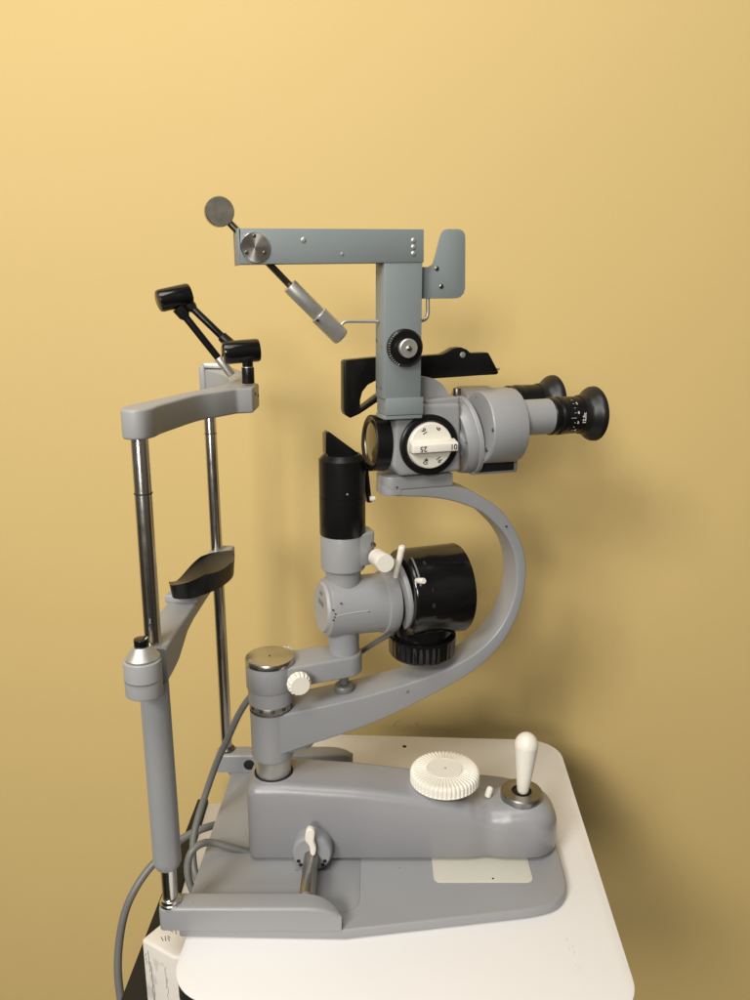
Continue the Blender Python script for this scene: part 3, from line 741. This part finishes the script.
MB(SC).box((p1_.x-.004, -.0206, p2_.z+.0032), (p2_.x-.006, -.015, p1_.z-.0005), .0003).build('rail_slot', HOLE, ms)
# eyepieces
def eyepiece(t0, ta, tb, w, shift=Vector((0, 0, 0))):
    q0 = SC.pt(*t0, w)+shift; q1 = SC.pt(*ta, w)+shift; q2 = SC.pt(*tb, w)+shift
    d = (q2-q0).normalized(); L1 = (q1-q0).length; L2 = (q2-q0).length
    MB(SC).lathe(q0-d*.012, q0+d*L1, [(0, .0212), (1, .0212)], 56).build('eye_tube', GREY, ms)
    k = q0+d*(L1-.003)
    L = L2-L1+.003
    ep = MB(SC).lathe(k, k+d*L, [(0, .0215), (.02, .0226), (.10, .0228), (.13, .0222), (.15, .0205), (.17, .0218), (.19, .0230), (.28, .0232), (.30, .0226), (.33, .0226), (.70, .0222), (.72, .0224)], 64).build('eyepiece', BLACKS, ms)
    MB(SC).lathe(k+d*L*.66, k+d*(L+.003), [(0, .0220), (.02, .0234), (.28, .0240), (.40, .0256), (.55, .0288), (.70, .0318), (.80, .0330), (.96, .0333), (1, .0325), (.98, .029), (.7, .022), (.5, .0215)], 72).build('eyecup', BLACKR, ep)
    return k, d, L, ep
k, d, L, ep = eyepiece((520, 418), (550, 416.3), (592, 413.7), .040)
m = MB(SC)
for i, a in enumerate(range(-60, 61, 15)):
    ang = radians(a)
    c_ = k+d*L*.40+Vector((0, -cos(ang), sin(ang)))*.0226; m._add((lambda b_: (bmesh.ops.create_cube(b_, size=1), b_)[1])(bmesh.new()), M=Matrix.Translation(c_) @ Matrix.Rotation(-ang, 4, 'X') @ Matrix.Diagonal((.0022, .0004, .0004, 1)))
    if i % 2: m.text('42024'[i//2], .0040, Matrix.Translation(k+d*L*.47+Vector((0, -cos(ang), sin(ang)))*.0227) @ Matrix.Rotation(-ang, 4, 'X') @ Matrix.Rotation(radians(90), 4, 'X'))
m.text('12,5x', .0058, Matrix.Translation(k+d*L*.60+Vector((0, -.0227, -.001))) @ Matrix.Rotation(radians(90), 4, 'X') @ Matrix.Rotation(radians(90), 4, 'Z'))
c_ = k+d*L*.35; m._add((lambda b_: (bmesh.ops.create_cube(b_, size=1), b_)[1])(bmesh.new()), M=Matrix.Translation(c_+Vector((0, -.0231, 0))) @ Matrix.Diagonal((.006, .0003, .0004, 1)))
m.build('eyepiece_marks', INKW, ep)
fw = -.048
eyepiece((497, 404), (508, 403.5), (552, 400.5), fw)

# ---------------- black lever bracket behind the column
WLv = -.012
lv = [(344.3, 362), (346, 360.3), (375, 357.5), (422, 356), (443, 354.5), (449, 351.5), (454, 348.2), (461, 347.2), (467, 349.5), (471, 353.2), (488.5, 352.5), (491, 357), (499, 372.5), (497, 374.6), (480, 375.5), (422, 379.5), (398, 381.5), (376, 380.8), (368, 385), (362.5, 392), (360.5, 400), (360.5, 409), (376, 397), (392, 386), (396, 390), (380, 400.5), (360, 414), (350.5, 418.3), (345.5, 415), (344.3, 411)]
m = MB(SC); m.prism([SC.uz(*q_, WLv) for q_ in lv], -WLv, -WLv+.016, 'y', .0012, 2, 20); lb = m.build('lever_bracket', BLACKS, RT, sharp=45)
p_ = SC.pt(462.5, 354.8, WLv); MB(SC).cyl((p_.x, -WLv-.0015, p_.z), (p_.x, -WLv+.002, p_.z), .0036, n=24).build('pivot_screw', STEEL, lb)
p_ = SC.pt(495, 369.3, WLv); MB(SC).cyl((p_.x, -WLv+.004, p_.z), (p_.x+.008, -WLv+.004, p_.z), .0016, n=14).build('pin', STEEL, lb)

# ---------------- tonometer style head: column, bar, pendulum
WF = .047; DB = .030
cz1 = SC.uz(384, 262, WF)[1]; cz0 = SC.uz(384, 399.5, WF)[1]
cx0 = SC.uz(384, 330, WF)[0]; cx1 = SC.uz(421.8, 330, WF)[0]
cm = MB(SC).box((cx0, -WF, cz0), (cx1, -WF+DB, cz1+.006), .0012, 2).build('tonometer_column', TONG, RT)
a_ = SC.uz(386, 399, WF+.001); b_ = SC.uz(423.3, 414, WF+.001)
MB(SC).box((a_[0], -WF-.0012, b_[1]), (b_[0], -WF+DB+.001, a_[1]+.0003), .0008, 2).build('column_foot', TONG, cm)
c_ = SC.uz(385, 420, WF); MB(SC).box((c_[0]-.001, -WF+.0002, c_[1]), (b_[0]-.0006, -WF+DB, b_[1]-.0003), .0008, 2).build('foot_plate', TONG, cm)
bx0 = SC.uz(240.5, 245, WF+.001)[0]; bx1 = SC.uz(424, 245, WF+.001)[0]
bz1 = SC.uz(330, 228.3, WF+.001)[1]; bz0 = SC.uz(330, 262.8, WF+.001)[1]
bq = [SC.uz(*q_, WF+.001) for q_ in ((240.5, 264.2), (424, 262.3), (424, 229.2), (240.5, 228.2))]
br = MB(SC).prism(bq, -WF-.0010, -WF+DB, 'y', .0007, 2).build('tonometer_bar', TONG, cm)
MB(SC).box((bx0-.0022, -WF-.0006, bq[0][1]-.0008), (bx0-.0003, -WF+DB-.0006, bq[3][1]+.0003), .0006, 2).build('bar_end_plate', TONG, cm)
for px, py, r_ in ((303.5, 240, .0027), (342, 254, .0017), (413.5, 240.5, .0026), (413.5, 247, .0026), (413.5, 253.6, .0026)):
    p_ = SC.pt(px, py, WF+.001); m = MB(SC); m.lathe((p_.x, -WF-.0008, p_.z), (p_.x, -WF-.0024, p_.z), [(0, r_), (.4, r_), (1, r_*.55)], 20); m.build('bar_screw', STEEL, cm)
pc = SC.pt(255, 247.4, WF+.001)
td = MB(SC).lathe((pc.x, -WF-.0008, pc.z), (pc.x, -WF-.0036, pc.z), [(0, .0146), (.8, .0146), (1, .0140)], 72).build('pivot_plate', TURNED, cm)
for dx, dz in ((-.0008, .0107), (-.0090, -.0052), (.0090, -.0052)):
    m = MB(SC); m.lathe((pc.x+dx, -WF-.0030, pc.z+dz), (pc.x+dx, -WF-.0044, pc.z+dz), [(0, .0021), (.6, .0019), (1, .0012)], 18); m.build('plate_screw', DSTEEL, cm)
WR = WF-DB/2
ra = SC.pt(219.5, 212.5, WR); rb = SC.pt(291, 286.5, WR)
pd = MB(SC).cyl(ra, rb, .0036, n=24).build('pendulum_rod', DSTEEL, cm)
cp = SC.pt(220.0, 211.3, WR+.006)
MB(SC).lathe((cp.x, -WR-.006, cp.z), (cp.x, -WR+.006, cp.z), [(0, .0136), (.08, .0144), (.92, .0144), (1, .0136)], 64).build('pendulum_disc', mat('dull_steel_face', (.44, .41, .36), .36, 1, .05, 30), cm)
w0 = SC.pt(289.6, 285.5, WR); w1 = SC.pt(318, 314, WR); w2 = SC.pt(341.5, 337.5, WR)
MB(SC).cyl(w0, w1, .0083, n=56).build('weight_barrel', STEEL, cm)
L_ = (w2-w1).length
MB(SC).lathe(w1, w2, [(0, .0084), (.03, .0102), (.07, .0102), (.12, .0100), (.93, .0100), (.97, .0096), (1, .0086)], 56).build('weight_head', STEEL, cm)
p_ = SC.pt(317.7, 320.3, WR+.0098); MB(SC).lathe(p_+Vector((0, -.0010, 0)), p_+Vector((0, .003, 0)), [(0, .0013), (1, .0013)], 14).build('set_screw', HOLE, cm)
MB(SC).tube([SC.pt(341, 326, WR), SC.pt(343, 323, WR), SC.pt(346.5, 321.6, WR), SC.pt(355, 321.4, WR), SC.pt(378, 321.4, WR)], .0018, 10, 6).build('feeler_wire', STEEL, cm)
WQ = WF-DB*.55
MB(SC).tube([SC.pt(416, 321, WQ), SC.pt(422, 320.3, WQ), SC.pt(426.2, 318, WQ), SC.pt(427.8, 313, WQ), SC.pt(427.8, 305, WQ), SC.pt(427.8, 294, WQ)], .0023, 12, 6).build('bracket_rod', STEEL, cm)
fp = [(418, 267), (428.7, 267), (433, 264), (435.5, 256), (439.7, 239.3), (441.8, 232.8), (444, 230), (447.5, 229), (459, 229), (463, 230.6), (465.2, 234.5), (465.5, 240), (465.3, 288), (464, 293.5), (460, 297.3), (455, 298.5), (418, 298.7)]
MB(SC).prism([SC.uz(*q_, WQ+.004) for q_ in fp], -WQ-.004, -WQ-.001, 'y', .0005, 2).build('side_plate', TONG, cm)
for px, py in ((436.8, 268.5), (441.3, 286.5)):
    p_ = SC.pt(px, py, WQ+.004); m = MB(SC); m.lathe((p_.x, -WQ-.0038, p_.z), (p_.x, -WQ-.0052, p_.z), [(0, .0027), (.5, .0026), (1, .0016)], 18); m.build('plate_screw', DSTEEL, cm)
# measuring drum on the column
mc = SC.pt(404.5, 347.5, WF+.003); rm = SC.r(18.4, mc)
md = MB(SC).lathe((mc.x, -WF+.0004, mc.z), (mc.x, -WF-.0085, mc.z), [(0, rm-.001), (.1, rm), (.8, rm), (1, rm-.0018)], 72).build('measuring_drum', BLACKS, cm)
MB(SC).lathe((mc.x, -WF-.008, mc.z), (mc.x, -WF-.017, mc.z), [(0, .0092), (.35, .0092), (.4, .0102), (.9, .0102), (1, .0092)], 48).build('drum_hub', STEEL, cm)
MB(SC).lathe((mc.x, -WF-.0165, mc.z), (mc.x, -WF-.0195, mc.z), [(0, .0030), (.6, .0030), (1, .0012)], 24).build('drum_pin', CHROME, cm)
m = MB(SC)
for k_ in range(16):
    a = radians(125+k_*8)
    m._add((lambda b_: (bmesh.ops.create_cube(b_, size=1), b_)[1])(bmesh.new()), M=Matrix.Translation((mc.x+(rm-.0009)*cos(a), -WF-.0076, mc.z+(rm-.0009)*sin(a))) @ Matrix.Rotation(-a, 4, 'Y') @ Matrix.Diagonal((.0014 if k_ % 5 else .0024, .0016, .00035, 1)))
m.build('drum_marks', INKW, cm)
for px, py, r_ in ((376.5, 272, .002), (380, 272, .0015), (376.5, 340, .0025), (381, 346, .0015), (376.5, 386, .002), (381, 388, .0018)):
    o_ = SC.I @ EYE; d_ = SC.I.to_3x3() @ ray(px, py); t_ = (cx0-o_.x)/d_.x; p_ = o_+d_*t_
    m = MB(SC); m.cyl(p_+Vector((-.0004, 0, 0)), p_+Vector((.001, 0, 0)), r_, n=12); m.build('side_screw', DSTEEL, cm)

# ---------------- cables
def cable(name, pts, r, parent=None):
    return MB().tube([at_y(*q_) for q_ in pts], r, 14, 8).build(name, CABLE, parent)
cable('lamp_cable', [(262, 684, .925), (248, 700, .925), (238, 716, .93), (228, 738, .935), (217, 762, .935), (207, 790, .93), (198, 818, .92), (193.5, 838, .91), (193, 856, .90), (195, 872, .89), (201, 888, .875), (210, 905, .87)], .0045, RT)
cable('carriage_cable', [(256, 854, .872), (240, 850, .872), (225, 846, .872), (212, 842.5, .872), (201, 844, .865), (191.5, 852, .858), (187.5, 866, .852), (189.5, 882, .845), (196, 897, .840), (205, 915, .84)], .0046, RT)
pc_ = cable('power_cable', [(235, 822, .99), (222, 823.5, .985), (205, 828, .97), (185, 837, .955), (167, 851, .94), (148, 870, .925), (133, 893, .91), (124, 916, .90), (119, 945, .89), (118, 972, .88), (121, 1000, .87), (126, 1030, .86)], .0053)
tag(pc_, 'thick dark grey power cable looping down past the left edge of the table', 'cable')

# ------------------------------------------------------------------ light
w = bpy.data.worlds.new('World'); S.world = w; w.use_nodes = True
N = w.node_tree.nodes; L = w.node_tree.links; bg = N['Background']
tc = N.new('ShaderNodeTexCoord'); sp = N.new('ShaderNodeSeparateXYZ'); L.new(tc.outputs['Generated'], sp.inputs[0])
rp = N.new('ShaderNodeValToRGB'); mr = N.new('ShaderNodeMapRange'); mr.inputs['From Min'].default_value = -1
L.new(sp.outputs['Z'], mr.inputs['Value']); L.new(mr.outputs['Result'], rp.inputs['Fac'])
E_ = rp.color_ramp.elements; E_[0].position = .30; E_[0].color = (.22, .18, .13, 1); E_[1].position = .80; E_[1].color = (.80, .75, .66, 1)
e = E_.new(.5); e.color = (.50, .43, .33, 1)
ns = N.new('ShaderNodeTexNoise'); ns.inputs['Scale'].default_value = 2.2; L.new(tc.outputs['Generated'], ns.inputs['Vector'])
r2 = N.new('ShaderNodeValToRGB'); r2.color_ramp.elements[0].position = .42; r2.color_ramp.elements[0].color = (.25, .25, .25, 1); r2.color_ramp.elements[1].position = .6; r2.color_ramp.elements[1].color = (1.3, 1.3, 1.3, 1)
L.new(ns.outputs['Fac'], r2.inputs['Fac'])
mx = N.new('ShaderNodeMix'); mx.data_type = 'RGBA'; mx.blend_type = 'MULTIPLY'; mx.inputs['Factor'].default_value = 1
L.new(rp.outputs['Color'], mx.inputs['A']); L.new(r2.outputs['Color'], mx.inputs['B']); L.new(mx.outputs['Result'], bg.inputs['Color'])
bg.inputs['Strength'].default_value = .25
def area(name, loc, target, sx, sy, power, col):
    l = bpy.data.lights.new(name, 'AREA'); l.shape = 'RECTANGLE'; l.size = sx; l.size_y = sy; l.energy = power; l.color = col
    o = bpy.data.objects.new(name, l); COL.objects.link(o); o.location = loc
    o.rotation_euler = (Vector(target)-Vector(loc)).to_track_quat('-Z', 'Y').to_euler(); return o
area('ceiling_lamp', (-1.75, -2.2, 2.55), (-.05, .9, .35), 1.0, .9, 102, (1, .955, .88))
area('ceiling_lamp', (-.75, -2.5, 1.45), (0, .9, .1), .7, .6, 52, (1, .955, .88))
area('ceiling_lamp', (-.35, .0, 2.3), (-.05, .9, 0), 1.1, .9, 22, (1, .96, .90))

# ------------------------------------------------------------------ camera
cd = bpy.data.cameras.new('camera'); cam = bpy.data.objects.new('camera', cd); COL.objects.link(cam)
cam.location = EYE; cam.rotation_euler = (radians(90)-TH, 0, 0)
cd.sensor_fit = 'HORIZONTAL'; cd.sensor_width = 36; cd.lens = 36*F/750; cd.clip_end = 100; cd.clip_start = .01
S.camera = cam
S.render.resolution_x = 768; S.render.resolution_y = 1024
S.view_settings.view_transform = 'Standard'; S.view_settings.look = 'None'; S.view_settings.exposure = 0; S.view_settings.gamma = 1
